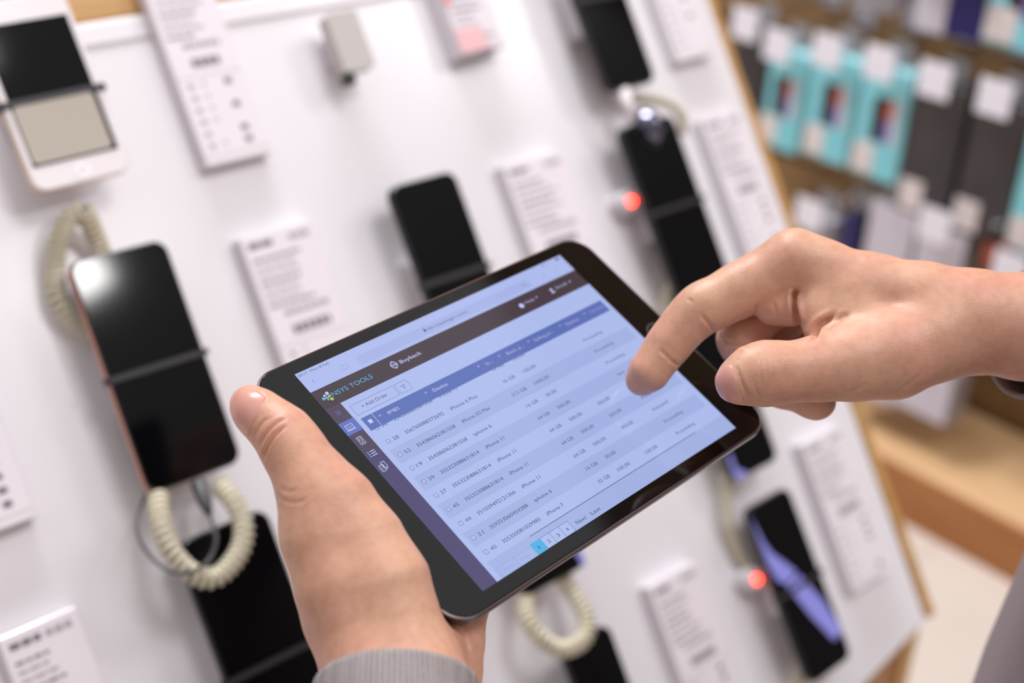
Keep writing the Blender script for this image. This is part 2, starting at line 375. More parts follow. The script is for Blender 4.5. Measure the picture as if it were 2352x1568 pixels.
# ------------------------------------------------------------------ cords
def coil_pts(path, R, pitch, seg=11):
    path = crom(path, 24); L = [0]
    for a, b_ in zip(path, path[1:]): L.append(L[-1] + np.linalg.norm(b_-a))
    tot = L[-1]; N = int(tot/pitch*seg); out = []; P_ = np.array(path); up = None
    for i in range(N):
        s = tot*i/N; p = np.array([np.interp(s, L, P_[:, k]) for k in range(3)]); q = np.array([np.interp(min(s+.001, tot), L, P_[:, k]) for k in range(3)]); q0 = np.array([np.interp(max(s-.001, 0), L, P_[:, k]) for k in range(3)])
        t = nrm(q-q0)
        if up is None: up = nrm(np.cross(t, (0, 0, 1)))
        up = nrm(up - t*(up@t)); bi = np.cross(t, up); a = 2*math.pi*i/seg
        out.append(p + R*(math.cos(a)*up + math.sin(a)*bi))
    return out
def coil(label, pxpts, R=.0052, wire=.0018, pitch=.0046, name='coiled_cord'):
    loc = bp(*pxpts[0][:3]); fr = bframe(*loc)
    b = MB(); b.tube(coil_pts([bp(*p) - loc for p in pxpts], R, pitch), wire, m_coil, 6)
    o = b.build(name, smooth=True); o.matrix_world = Matrix(fr.tolist()); tag(o, label, 'cord', 'coiled security cords'); return o
coil('cream coiled cord looping from the white phone down behind the large black phone', [(250, 620, .008), (226, 560, .012), (205, 510, .02), (190, 485, .024), (160, 500, .02), (135, 555, .016), (127, 620, .012), (135, 690, .012), (175, 745, .010), (235, 770, .010)])
coil('cream coiled cord ring hanging from the large black phone over the next phone', [(362, 1110, .022), (368, 1190, .04), (392, 1262, .048), (440, 1316, .05), (495, 1325, .05), (545, 1275, .05), (560, 1215, .048), (540, 1155, .042), (500, 1110, .026)])
coil('cream coiled cord loop hanging below the lower edge of the tablet', [(1222, 1330, .02), (1206, 1390, .03), (1228, 1450, .042), (1285, 1490, .044), (1338, 1470, .044), (1348, 1420, .04), (1322, 1370, .03), (1290, 1320, .02)])
coil('pale coiled cord arching beside the shiny sensor dome', [(1440, 225, .012), (1490, 228, .018), (1535, 236, .02), (1566, 268, .02), (1566, 310, .014)], R=.0035, wire=.0013, pitch=.003)
coil('pale coiled cord between the sensor phone and the tablet corner', [(1560, 600, .012), (1545, 650, .012), (1530, 700, .012), (1545, 760, .012), (1600, 840, .01)], R=.004, wire=.0014, pitch=.0034)
coil('pale coiled cord above the phone with the violet reflection', [(1665, 1090, .012), (1668, 1140, .014), (1672, 1200, .012), (1690, 1260, .008), (1730, 1330, .008)], R=.004, wire=.0014, pitch=.0034)
coil('pale coiled cord at the bottom edge, under the phone with the violet reflection', [(1885, 1500, .012), (1850, 1540, .012), (1820, 1590, .012)], R=.004, wire=.0014, pitch=.0034)
def cable(label, pxpts, r, m, name='charging_cable', plug=None, jack=None):
    loc = bp(*pxpts[0][:3]); o = empty(name, bframe(*loc)); tag(o, label, 'cable')
    pts = [bp(*p) - loc for p in pxpts]
    MB().tube(crom(pts, 10), r, m, 10).build('wire', o, smooth=True)
    if plug:
        a, b_ = bp(*plug[0]) - loc, bp(*plug[1]) - loc
        MB().tube([a, a*.97+b_*.03, a*.4+b_*.6, b_], [.0045, .0052, .0046, .0022], m, 12).build('plug', o, smooth=True)
    return o
cable('thin dark grey charging cable looping under the large black phone', [(482, 1186, .045), (497, 1235, .052), (480, 1285, .054), (440, 1312, .06), (400, 1314, .06), (352, 1284, .05), (318, 1232, .04), (318, 1180, .03), (340, 1130, .02)], .0012, m_cable, plug=((455, 1108, .03), (480, 1180, .044)))
cable('short white cable under the top right phone', [(1425, 205, .03), (1440, 240, .034), (1455, 275, .03), (1450, 300, .022)], .0035, m_whitebody, plug=((1432, 206, .03), (1452, 262, .034)))

# alarm sensors with red lamps
def sensor(label, px, py, h=.018, s=1.0):
    c = bp(px, py, h); root = empty('alarm_sensor', bframe(c[0], c[1], 0)); tag(root, label, 'alarm sensor', 'alarm sensors with red lamps')
    b = MB(); R = .011*s; b.stack([([(R*k*math.cos(a*math.pi/12), R*k*math.sin(a*math.pi/12)) for a in range(24)], z) for k, z in ((.6, h), (.9, h-.003), (1, h-.008), (1, 0))], m_mount); b.build('housing', root, smooth='auto')
    b = MB(); b.stack([([(.0032*s*k*math.cos(a*math.pi/8), .0032*s*k*math.sin(a*math.pi/8)) for a in range(16)], z) for k, z in ((.3, h+.003), (.8, h+.002), (1, h-.001))], m_led); b.build('red_lamp', root, smooth=True)
sensor('pale round alarm sensor with glowing red lamp, left of the sensor phone', 1450, 462)
sensor('pale round alarm sensor with glowing red lamp, beside the phone with the violet reflection', 1738, 1330)
c = bp(1490, 292, .034); root = empty('sensor_dome', bframe(c[0], c[1], .034)); tag(root, 'shiny silver sensor dome on the top end of a black phone', 'sensor')
b = MB(); b.stack([([(.012*k*math.cos(a*math.pi/12), .015*k*math.sin(a*math.pi/12)) for a in range(24)], z) for k, z in ((.1, .0135), (.4, .0128), (.7, .010), (.92, .0055), (1, .001))], mat('dome_metal', (120, 120, 140), .12, metal=1)); b.build('dome', root, smooth=True)
b = MB(); b.disc(0, 0, .0135, .001, m_strap, 24, .017); b.build('base_ring', root)

# ------------------------------------------------------------------ packs hanging on the slatted wall
def wp(px, py, X):
    d = C2W @ ray(px, py); t = X / d[0]; return CAM + d*t
XF = 1.64
def pack(label, px, py, w, h, kind, d=.05, name='phone_case_pack', card=None, accent=None, stick=True, X=XF, group='case packs hanging on the slatted wall'):
    c = wp(px, py, X); root = empty(name, np.array([[1, 0, 0, c[0]], [0, 1, 0, c[1]], [0, 0, 1, c[2]], [0, 0, 0, 1.]])); tag(root, label, 'pack', group)
    front, side = {'cyan': (m_cyan, m_cyanl), 'dark': (m_dark, m_darks), 'grey': (m_grey, m_lgrey), 'pale': (m_lgrey, m_grey), 'navy': (m_navy, m_darks), 'red': (mat('rust_pack', (150, 72, 44), .4), m_darks)}[kind]
    b = MB(); b.box(0, -w/2, -h/2, d, w/2, h/2, side); b.build('box', root, bevel=.003)
    b = MB(); b.box(-.0008, -w/2+.002, -h/2+.002, 0, w/2-.002, h/2-.002, front)
    if kind == 'cyan':
        z = -.001; y0, y1 = w*.2, -w*.36
        def R_(ya, yb, za, zb, m, dx): b.add([(dx, ya, za), (dx, yb, za), (dx, yb, zb), (dx, ya, zb)], [(0, 1, 2, 3)], m)
        R_(y0, y1+.012, -h*.16, h*.24, m_darks, -.0012); R_(y0-.022, y1+.012, h*.04, h*.22, m_or, -.0014); R_(y0-.022, y1+.012, -h*.16, h*.04, m_bl, -.0014)
        R_(y1+.012, y1, -h*.16, h*.24, m_lgrey, -.0012)
    if kind == 'dark':
        b.add([(-.001, w*.3, -h*.32), (-.001, -w*.3, -h*.32), (-.001, -w*.3, h*.36), (-.001, w*.3, h*.36)], [(0, 1, 2, 3)], m_dark)
    b.build('front_card', root)
    if stick:
        b = MB(); b.box(-.0022, w*.02, -h/2+.006, -.0008, w*.46, -h/2+.05, m_stick); b.build('sticker', root)
    # hanging tab
    b = MB(); b.box(d*.4, -.018, h/2, d*.4+.002, .018, h/2+.035, m_clear); b.build('hang_tab', root)
    # the hook it hangs on, with the white card at its front end
    hz = c[2] + h/2 + .022; y = c[1]
    hk = empty('wall_hook', np.array([[1, 0, 0, XW], [0, 1, 0, y], [0, 0, 1, hz], [0, 0, 0, 1.]])); tag(hk, 'metal hook with white card, holding the ' + (label if len(label.split()) < 9 else ' '.join(label.split()[:9]).rstrip(',')), 'hook', 'hooks on the slatted wall')
    b = MB(); b.tube([(0, 0, 0), (X-XW-.02, 0, .004), (X-XW-.028, 0, .004)], .0028, m_steel, 8); b.build('rod', hk, smooth=True)
    b = MB(); b.box(-.006, -.02, -.015, 0, .02, .03, m_clear); b.build('bracket', hk, bevel=.001)
    if accent is not None:
        b2 = MB(); b2.box(-.003, -w*.4, -h/2+.004, -.0008, w*.3, -h/2+.022, accent); b2.build('printed_band', root)
    if card is False: return root
    b = MB(); cx = X-XW-.03; b.box(cx, -.024, -.034, cx+.0015, .024, .014, m_card); b.build('price_card', hk)
    return root
pack('dark pack, half behind the wooden rim of the board', 1722, 190, .075, .17, 'dark', stick=False)
pack('cyan case pack, leftmost of the row on the slatted wall', 1795, 230, .075, .155, 'cyan')
pack('cyan case pack, middle of the three beside each other', 1906, 250, .078, .16, 'cyan')
pack('cyan case pack, nearest to the two dark packs', 2022, 285, .08, .165, 'cyan')
pack('dark grey case pack, beside the cyan packs', 2140, 350, .082, .195, 'dark')
pack('dark grey case pack, right of the other dark pack', 2272, 395, .085, .195, 'dark')
pack('cyan case pack, cut by the right edge of the photo', 2405, 440, .085, .19, 'cyan')
pack('cyan pack bottom in the top right corner', 2350, 8, .1, .12, 'cyan', stick=True)
pack('navy pack with a red edge, at the top edge', 2226, 5, .06, .1, 'navy', stick=False)
pack('pale pack with white card, at the top edge', 2146, -10, .05, .1, 'pale', stick=False)
pack('grey pack at the top edge, above the cyan packs', 2010, -60, .07, .1, 'grey', stick=False)
pack('small grey blister, just right of the rim, in the lower row', 1872, 560, .05, .09, 'grey', stick=False)
pack('navy blue blister, lower row above the pointing hand', 1950, 545, .03, .08, 'navy', stick=False, card=False)
pack('pale blister, lower row behind the knuckles', 2040, 560, .08, .12, 'pale', stick=False, card=False)
pack('pale blister with blue end, lower row above the wrist', 2150, 612, .08, .12, 'pale', stick=False, accent=mat('blue_print', (70, 84, 200), .4))
pack('grey blister with white card, lower row at the right edge', 2318, 715, .08, .12, 'grey', stick=False)
pack('small rust red pack, lower row near the right edge', 2292, 585, .05, .05, 'red', stick=False, card=False)
pack('white pack under the wrist, lowest row', 2120, 900, .09, .08, 'pale', stick=False, card=False)
pack('white pack between hand and rim, lowest row', 2010, 860, .08, .08, 'pale', stick=False, card=False)

# ------------------------------------------------------------------ tablet
TR = np.array([[.69990455, -.64950859, .29710639], [-.34499704, -.67166811, -.65562108], [.62538841, .35637135, -.69418211]])
TT = np.array([.00596096, .02645744, .58261733])
def T(x, y, z=0.0): return TR @ np.array((x, y, z)) + TT      # tablet coordinates -> camera coordinates
TM = np.eye(4); TM[:3, :3] = C2W @ TR; TM[:3, 3] = W(TT)
SW, SH = .1605, .1204; BX, BY, BT = .1000, .06735, .0075
def ux(X): return (X/1024 - .5)*SW
def uy(Y): return (.5 - Y/768)*SH
def pxui(px, py):
    d = ray(px, py); n_ = TR[:, 2]; q = TR.T @ (d*((n_@TT)/(n_@d)) - TT); return (q[0]/SW+.5)*1024, (.5-q[1]/SH)*768
tab = empty('tablet', TM); tag(tab, 'black tablet showing a lit table of orders, held above the display board', 'tablet')
b = MB(); o_ = lambda e, r: rrect(-BX+e, -BY+e, BX-e, BY-e, r, 14)
b.stack([(o_(.0010, .0115), -.0001), (o_(.0009, .0116), 0.0), (o_(.0002, .0122), -.0005)], m_alul, cap=False)
b.stack([(o_(.0002, .0122), -.0005), (o_(0, .0124), -.001), (o_(0, .0124), -.0036), (o_(.0006, .012), -.0052), (o_(.0022, .0105), -.0066), (o_(.006, .0075), -.0075)], m_alu)
b.build('chassis', tab, smooth='auto')
b = MB(); b.stack([(o_(.0013, .0112), .0001), (o_(.0010, .0115), -.0002)], m_tglass); b.build('front_glass', tab, smooth='auto')
b = MB(); b.disc(.0898, 0, .0050, .00015, m_btn, 36); b.ring(.0898, 0, .0050, .0055, .0002, mat('button_ring', (150, 148, 152), .2, metal=.8), 36)
b.stack([(rrect(.0898-.0018, -.0018, .0898+.0018, .0018, .0006), .0002)], m_btn, cap=False)
gr = mat('button_print', (120, 118, 122), .4); q = rrect(.0898-.0018, -.0018, .0898+.0018, .0018, .0006)
for i in range(len(q)): b.line(*q[i], *q[(i+1) % len(q)], .0003, .00025, gr)
b.build('home_button', tab)

def em(name, rgb, k=1.0): return mat('ui_' + name, (4, 4, 5), .09, spec=.5, emit=rgb, estr=k)
u_bg = em('page', (172, 187, 236)); u_row = em('row', (161, 177, 226)); u_bar = em('bar', (173, 186, 236)); u_field = em('field', (165, 178, 228))
u_head = em('header', (70, 58, 68)); u_side = em('side', (76, 70, 112)); u_sided = em('side_dark', (80, 68, 92)); u_blue = em('blue', (92, 112, 182)); u_hl = em('highlight', (98, 114, 190))
u_txt = em('text', (84, 90, 128)); u_txt2 = em('text_dark', (74, 78, 112)); u_pale = em('text_pale', (172, 178, 220)); u_wht = em('white', (196, 204, 244)); u_cy = em('cyan_text', (92, 176, 214)); u_act = em('active', (72, 176, 226))
u_fade = em('faded', (148, 160, 208)); u_lnk = em('link_violet', (140, 140, 232)); u_grn = em('green_dot', (176, 196, 98)); u_bld = em('blue_dot', (110, 172, 206)); u_line = em('rule', (120, 128, 172))
scr = MB(); Z = [.00022 + .00004*i for i in range(6)]
def R(x0, y0, x1, y1, m, k): scr.rect(ux(x0), uy(y1), ux(x1), uy(y0), Z[k], m)
def F(x0, y0, x1, y1, m, k, w=1.3):
    for a in ((x0, y0, x1, y0), (x1, y0, x1, y1), (x1, y1, x0, y1), (x0, y1, x0, y0)): L_(*a, m, k, w)
def L_(x0, y0, x1, y1, m, k, w=1.3): scr.line(ux(x0), uy(y0), ux(x1), uy(y1), w/1024*SW, Z[k], m)
def D_(x, y, r, m, k): scr.disc(ux(x), uy(y), r/1024*SW, Z[k], m, 20)
R(0, 0, 1024, 768, u_bg, 0)
# browser bar
R(0, 0, 1024, 70, u_bar, 1); scr.poly([(ux(0)+x, y) for x, y in rrect(ux(182)-ux(0), uy(60), ux(850)-ux(0), uy(28), .0014)], Z[2], u_field)
L_(34, 36, 27, 43, u_lnk, 2, 1.8); L_(27, 43, 34, 50, u_lnk, 2, 1.8)
L_(76, 37, 82, 43, u_field, 2, 1.8); L_(82, 43, 76, 49, u_field, 2, 1.8)
for s in (-1, 1):
    c_ = 134; L_(c_, 36, c_, 52, u_fade, 3, 1.2); L_(c_, 36, c_+s*6, 33, u_fade, 3, 1.2); L_(c_+s*6, 33, c_+s*12, 35, u_fade, 3, 1.2); L_(c_+s*12, 35, c_+s*12, 50, u_fade, 3, 1.2); L_(c_+s*12, 50, c_+s*5, 49, u_fade, 3, 1.2); L_(c_+s*5, 49, c_, 52, u_fade, 3, 1.2)
R(420, 40, 428, 48, u_txt2, 3); F(421.5, 35, 426.5, 41, u_txt, 3, 1)
for a in range(0, 280, 20):
    a0, a1 = math.radians(a), math.radians(a+20); L_(825+6*math.cos(a0), 43+6*math.sin(a0), 825+6*math.cos(a1), 43+6*math.sin(a1), u_txt, 3, 1.4)
R(995, 6, 1010, 13, u_txt, 3); D_(938, 11, 3, u_txt, 3); R(952, 9, 960, 13, u_fade, 3)
F(905, 38, 917, 50, u_fade, 3, 1); L_(957, 44, 969, 44, u_fade, 3, 1); L_(963, 38, 963, 50, u_fade, 3, 1)
# dark header, side bar
R(0, 70, 1024, 135, u_head, 1); R(0, 135, 49, 768, u_side, 1); R(0, 135, 49, 189, u_sided, 2); R(0, 232, 49, 300, u_sided, 2)
R(0, 189, 50, 233, u_hl, 2)
for dx in (-5, 2): L_(22+dx, 152, 28+dx, 159, u_hl, 3, 2); L_(28+dx, 159, 22+dx, 166, u_hl, 3, 2)
F(11, 202, 33, 217, u_wht, 3, 1.6); L_(8, 220, 36, 220, u_wht, 3, 2); F(15, 206, 20, 213, u_pale, 3, 1); L_(23, 208, 30, 212, u_pale, 3, 1); L_(23, 212, 30, 208, u_pale, 3, 1)
F(14, 247, 28, 271, u_wht, 3, 1.6); F(17, 251, 25, 261, u_pale, 3, 1.2); D_(21, 266, 2, u_wht, 3); L_(19, 256, 23, 254, u_wht, 3, 1.2)
for k in range(3): L_(18, 299+k*7, 33, 299+k*7, u_wht, 3, 2.2); D_(12, 299+k*7, 1.8, u_wht, 3)
F(19, 340, 31, 358, u_wht, 3, 1.6); F(9, 346, 21, 366, u_wht, 3, 1.6); D_(26, 362, 2, u_wht, 3); L_(13, 350, 13, 362, u_pale, 3, 1.4); L_(23, 344, 23, 354, u_pale, 3, 1.4)
lg = lambda a, b_: pxui(680 + a/7.84, 800 + b_/7.84)
for a, b_, r, m in ((552, 815, 5.2, u_wht), (508, 860, 3.4, u_wht), (603, 857, 3.4, u_grn), (497, 915, 5.2, u_bld), (585, 882, 2.4, u_wht), (557, 893, 2.2, u_grn), (578, 925, 3.2, u_bld), (643, 915, 5.2, u_grn), (545, 858, 2.2, u_bld), (540, 900, 2.0, u_wht)):
    x_, y_ = lg(a, b_); D_(x_, y_, r, m, 3)
for a in range(12):
    t = a*math.pi/6; D_(262+9.5*math.cos(t), 101+11*math.sin(t), 1.9 if a % 3 else 3.0, u_pale, 3)
F(256, 92, 268, 110, u_pale, 3, 2); D_(262, 101, 4, u_fade, 4)
D_(757, 104, 8.5, u_wht, 3); D_(890, 98, 5, u_wht, 3); scr.poly([(ux(890)+.0013*math.cos(t), uy(111)+.0009*math.sin(t)) for t in [math.pi*i/8 for i in range(9)]], Z[3], u_wht)
for xx in (825, 972): scr.poly([(ux(xx-4), uy(97)), (ux(xx), uy(103)), (ux(xx+4), uy(97))], Z[3], u_wht)
# buttons
F(64, 156, 210, 190, u_line, 2); F(216, 156, 257, 190, u_line, 2)
for a in ((230, 168, 244, 168), (230, 168, 236, 176), (244, 168, 238, 176), (236, 176, 236, 182), (238, 176, 238, 180)): L_(*a, u_txt, 2, 1.2)
# rows and table header
for i in range(9):
    if i % 2: R(66, 272+49*i, 1004, 321+49*i, u_row, 1)
R(64, 713, 1024, 768, u_row, 1)
R(64, 203, 1006, 248, u_blue, 3); L_(100, 203, 100, 248, u_pale, 4, 2); R(76, 216, 88, 228, u_wht, 4)
for xx in (116, 278, 476, 558, 677, 811, 918): scr.poly([(ux(xx-5), uy(221)), (ux(xx), uy(216)), (ux(xx+5), uy(221))], Z[4], u_pale)
L_(214, 715, 892, 715, u_txt2, 2, 1.6)
def text(s, x0, x1, y, m, k=2, cap=11.3): TX.append((s, x0, x1, y, m, k, cap))
TX = []
rows = [('30', '354386062381558', 'iPhone 11', 64, '16 GB', '120,00', '', ''), ('28', '356760088372692', 'iPhone 6 Plus', 98, '16 GB', '150,00', '', 'Proceeding'), ('52', '354386062381558', 'iPhone XS Max', 103, '512 GB', '1000,00', '', 'Proceeding'),
 ('19', '354386062381558', 'iphone 6', 64, '16 GB', '30,00', '', 'Proceeding'), ('39', '355323088631814', 'iPhone 11', 68, '64 GB', '500,00', '', 'New'), ('37', '355323088631814', 'iPhone 11', 68, '64 GB', '500,00', '360,00', ''),
 ('45', '355323088631814', 'iPhone 11', 68, '64 GB', '500,00', '500,00', 'Accepted'), ('44', '351039492121366', 'iPhone 11', 68, '64 GB', '500,00', '450,00', 'Estimated'), ('21', '359253060454388', 'iphone 6', 64, '16 GB', '30,00', '', 'Proceeding'),
 ('40', '355350081029985', 'iPhone 7', 62, '32 GB', '100,00', '100,00', 'Proceeding')]
sq = em('box_fill', (176, 188, 232))
for i, (a, b_, c_, cw, g_, p1, p2, s_) in enumerate(rows):
    y = 253 + 49*i
    R(77, y-11, 88, y, sq, 2)
    F(77, y-11, 88, y, u_txt, 2, 1.2)
    text(a, 98, 117, y, u_txt); text(b_, 140, 276, y, u_txt2); text(c_, 302, 302+cw, y, u_txt2)
    text(g_, 548-(55 if len(g_) > 5 else 45), 548, y, u_txt)
    text(p1, 582, 582+{5: 41, 6: 50, 7: 58}[len(p1)], y, u_txt)
    if p2: text(p2, 700, 750, y, u_txt)
    if s_: text(s_, 837, 837+{10: 80, 3: 28, 8: 62, 9: 68}[len(s_)], y, u_txt, cap=10.5)
    for xx in (128, 290, 488, 570, 690, 824):
        if i: L_(xx, y-30, xx, y+19, u_row if i % 2 else u_bg, 1, .6)
text('IMEI', 140, 177, 229, u_wht, 4); text('Device', 301, 352, 229, u_wht, 4); text('St...', 500, 526, 229, u_pale, 4); text('Basic p...', 584, 652, 229, u_pale, 4); text('Selling pr...', 695, 776, 230, u_pale, 4)
text('Status', 830, 884, 230, u_pale, 4); text('Service', 939, 998, 229, u_fade, 4)
text('+ Add Order', 92, 180, 177, u_txt2); text('NSYS TOOLS', 46, 183, 109, u_cy, 3, 14.5); text('Buyback', 283, 360, 107, u_wht, 3, 12.5)
text('20:17', 4, 34, 14, u_txt, 3, 8); text('Mon 8 Feb', 44, 106, 14, u_txt, 3, 8); text('bb.nsyslogin.com', 435, 587, 48, u_txt, 3, 9.5)
text('Help', 775, 812, 105, u_pale, 3, 10); text('Small', 908, 956, 104, u_pale, 3, 10)
for x0, x1 in ((74, 134), (134, 192)): F(x0, 738, x1, 768, u_fade, 2, 1); R(x0+1, 739, x1-1, 768, u_bg, 1)
text('First', 88, 118, 758, u_fade, 2, 9.5); text('Prev', 148, 178, 758, u_fade, 2, 9.5)
R(196, 733, 232, 768, u_act, 3); text('1', 210, 215, 757, u_blue, 4, 10.5)
for i, s in enumerate('234'):
    x0 = 232 + i*34.4; R(x0, 733, x0+34.4, 768, u_bg, 2); F(x0, 733, x0+34.4, 768, u_txt, 3, 1); text(s, x0+13, x0+21, 757, u_txt2, 4, 10.5)
text('Next', 353, 391, 756, u_txt2, 3); text('Last', 410, 446, 756, u_txt2, 3)
objs = []
for s, x0, x1, y, m, k, cap in TX:
    c = bpy.data.curves.new('t', 'FONT'); c.body = s; c.size = 1; c.resolution_u = 3
    o = bpy.data.objects.new('t', c); link(o); objs.append(o)
bpy.context.view_layer.update(); dg = bpy.context.evaluated_depsgraph_get()
for o, (s, x0, x1, y, m, k, cap) in zip(objs, TX):
    me = o.evaluated_get(dg).to_mesh(); vs = np.array([v.co[:] for v in me.vertices]); fs = [tuple(p.vertices) for p in me.polygons]
    mn, mx = vs[:, 0].min(), vs[:, 0].max(); sx = (x1-x0)/(mx-mn); sy = cap/.729
    scr.add([(ux(x0+(v[0]-mn)*sx), uy(y-v[1]*sy), Z[k]) for v in vs], fs, m); o.evaluated_get(dg).to_mesh_clear()
for o in objs: c = o.data; bpy.data.objects.remove(o); bpy.data.curves.remove(c)
scr.build('screen', tab)

# ------------------------------------------------------------------ hands: an implicit surface, meshed
def seg(Pt, a, b_, ra, rb, flat=None):
    a, b_ = np.array(a, np.float32), np.array(b_, np.float32); d = b_-a; L = float(d@d) or 1e-9
    q = Pt - a; h = np.clip((q@d)/L, 0, 1)[..., None]; e = q - h*d
    if flat is not None:
        n_, k = flat; e = e + ((e@np.array(n_, np.float32))[..., None])*np.array(n_, np.float32)*(k-1)
    return np.sqrt((e*e).sum(-1)) - (ra + (rb-ra)*h[..., 0])
def smin(a, b_, k):
    h = np.clip(.5 + .5*(b_-a)/k, 0, 1); return b_*(1-h) + a*h - k*h*(1-h)
def field(Pt, groups, kg, carve=None):
    tot = None
    for prims, k in groups:
        g = None
        for p in prims:
            s = seg(Pt, *p); g = s if g is None else smin(g, s, k)
        tot = g if tot is None else smin(tot, g, kg)
    if carve is not None: tot = np.maximum(tot, -carve(Pt))
    return tot
def surface_nets(S, o, h):
    ins = S < 0; nx, ny, nz = S.shape
    c = ins[:-1, :-1, :-1].astype(np.int8)*0
    for dx in (0, 1):
        for dy in (0, 1):
            for dz in (0, 1): c = c + ins[dx:nx-1+dx, dy:ny-1+dy, dz:nz-1+dz]
    act = (c > 0) & (c < 8); idx = -np.ones(act.shape, np.int64); I = np.argwhere(act); idx[act] = np.arange(len(I))
    acc = np.zeros((len(I), 3)); cnt = np.zeros(len(I)); co = [(x, y, z) for x in (0, 1) for y in (0, 1) for z in (0, 1)]
    for a in range(8):
        for b_ in range(a+1, 8):
            A, B = co[a], co[b_]
            if sum(abs(A[i]-B[i]) for i in range(3)) != 1: continue
            sa = S[I[:, 0]+A[0], I[:, 1]+A[1], I[:, 2]+A[2]]; sb = S[I[:, 0]+B[0], I[:, 1]+B[1], I[:, 2]+B[2]]
            m = (sa < 0) != (sb < 0); t = np.where(m, sa/np.where(m, sa-sb, 1), 0)
            pt = np.array(A) + t[:, None]*(np.array(B)-np.array(A)); acc[m] += pt[m]; cnt[m] += 1
    V = o + (I + acc/cnt[:, None])*h; Fs = []
    for ax in range(3):
        u, v = [(1, 2), (2, 0), (0, 1)][ax]
        sl0 = [slice(None)]*3; sl1 = [slice(None)]*3; sl0[ax] = slice(0, -1); sl1[ax] = slice(1, None)
        a = ins[tuple(sl0)]; b_ = ins[tuple(sl1)]; E_ = np.argwhere(a != b_)
        ok = (E_[:, u] > 0) & (E_[:, v] > 0) & (E_[:, u] < S.shape[u]-1) & (E_[:, v] < S.shape[v]-1); E_ = E_[ok]
        flip = a[E_[:, 0], E_[:, 1], E_[:, 2]]
        def g(du, dv):
            q = E_.copy(); q[:, u] -= du; q[:, v] -= dv; return idx[q[:, 0], q[:, 1], q[:, 2]]
        Q = np.stack([g(1, 1), g(0, 1), g(0, 0), g(1, 0)], 1); Q[~flip] = Q[~flip][:, ::-1]; Fs.append(Q)
    return V, np.concatenate(Fs)
def smooth_mesh(V, Q, it, lam=.5):
    E_ = np.concatenate([Q[:, [0, 1]], Q[:, [1, 2]], Q[:, [2, 3]], Q[:, [3, 0]]]); E_ = np.concatenate([E_, E_[:, ::-1]])
    deg = np.bincount(E_[:, 0], minlength=len(V)).astype(float)
    for _ in range(it):
        for l in (lam, -lam*1.03):
            A = np.stack([np.bincount(E_[:, 0], V[E_[:, 1], k], minlength=len(V)) for k in range(3)], 1)/deg[:, None]; V = V + l*(A-V)
    return V
def vnormals(V, Q):
    n_ = np.cross(V[Q[:, 2]]-V[Q[:, 0]], V[Q[:, 3]]-V[Q[:, 1]]); N = np.zeros_like(V)
    for k in range(4): np.add.at(N, Q[:, k], n_)
    return N/np.maximum(np.linalg.norm(N, axis=1), 1e-12)[:, None]
def mesh_hand(groups, kg, lo, hi, h, carve, creases, bumps=()):
    lo, hi = np.array(lo), np.array(hi); n_ = np.ceil((hi-lo)/h).astype(int)
    ax = [(lo[i] + h*np.arange(n_[i])).astype(np.float32) for i in range(3)]; S = np.empty(n_, np.float32)
    for i0 in range(0, n_[0], 24):
        G = np.stack(np.meshgrid(ax[0][i0:i0+24], ax[1], ax[2], indexing='ij'), -1); S[i0:i0+24] = field(G, groups, kg, carve)
    for i in range(3):
        for e in (0, -1):
            sl = [slice(None)]*3; sl[i] = e; S[tuple(sl)] = np.maximum(S[tuple(sl)], h)
    V, Q = surface_nets(S, lo, h); V = smooth_mesh(V, Q, 3)
    N = vnormals(V, Q)
    if (N @ np.array((0, 0, 1.0)))[np.argmin(V[:, 2])] > 0: N = -N; Q = Q[:, ::-1]
    pp = np.stack([1176 + FPX*V[:, 0]/V[:, 2], 784 + FPX*V[:, 1]/V[:, 2]], 1); facing = np.clip(-(N*V).sum(1)/np.linalg.norm(V, axis=1)*4+.3, 0, 1)
    disp = np.zeros(len(V))
    for pts, depth, sig, zmax in creases:
        c = np.array(crom([(x, y, 0) for x, y in pts], 8))[:, :2]; best = np.full(len(V), 1e9); tt = np.zeros(len(V))
        for j in range(len(c)-1):
            d = c[j+1]-c[j]; q = pp-c[j]; t = np.clip(q@d/(d@d), 0, 1); r = np.hypot(*(q-t[:, None]*d).T); m = r < best; best[m] = r[m]; tt[m] = (j+t[m])/(len(c)-1)
        taper = np.clip(np.minimum(tt, 1-tt)*5+.15, 0, 1)
        g = np.exp(-(best/sig)**2) - .28*np.exp(-((best-sig*2.2)/(sig*1.2))**2)
        disp -= depth*taper*g*facing*(V[:, 2] < zmax)
    return V + N*disp[:, None], Q

def C(px, py, z, rpx): return P(px, py, z), rpx*z/FPX      # centre and radius from an outline point
def chain(*pts):
    out = []
    for (a, ra), (b_, rb) in zip(pts, pts[1:]): out.append((a, b_, ra, rb))
    return out
def tabbox(Pt):
    q = (Pt - TT.astype(np.float32)) @ TR.astype(np.float32)
    d = np.stack([np.abs(q[..., 0])-BX, np.abs(q[..., 1])-BY], -1) + .010
    rr = np.sqrt((np.maximum(d, 0)**2).sum(-1)) + np.minimum(d.max(-1), 0) - .0102
    return np.maximum(rr, np.abs(q[..., 2]+BT/2)-BT/2-.0004)
def tl(x, y, z, r): return T(x, y, z), r

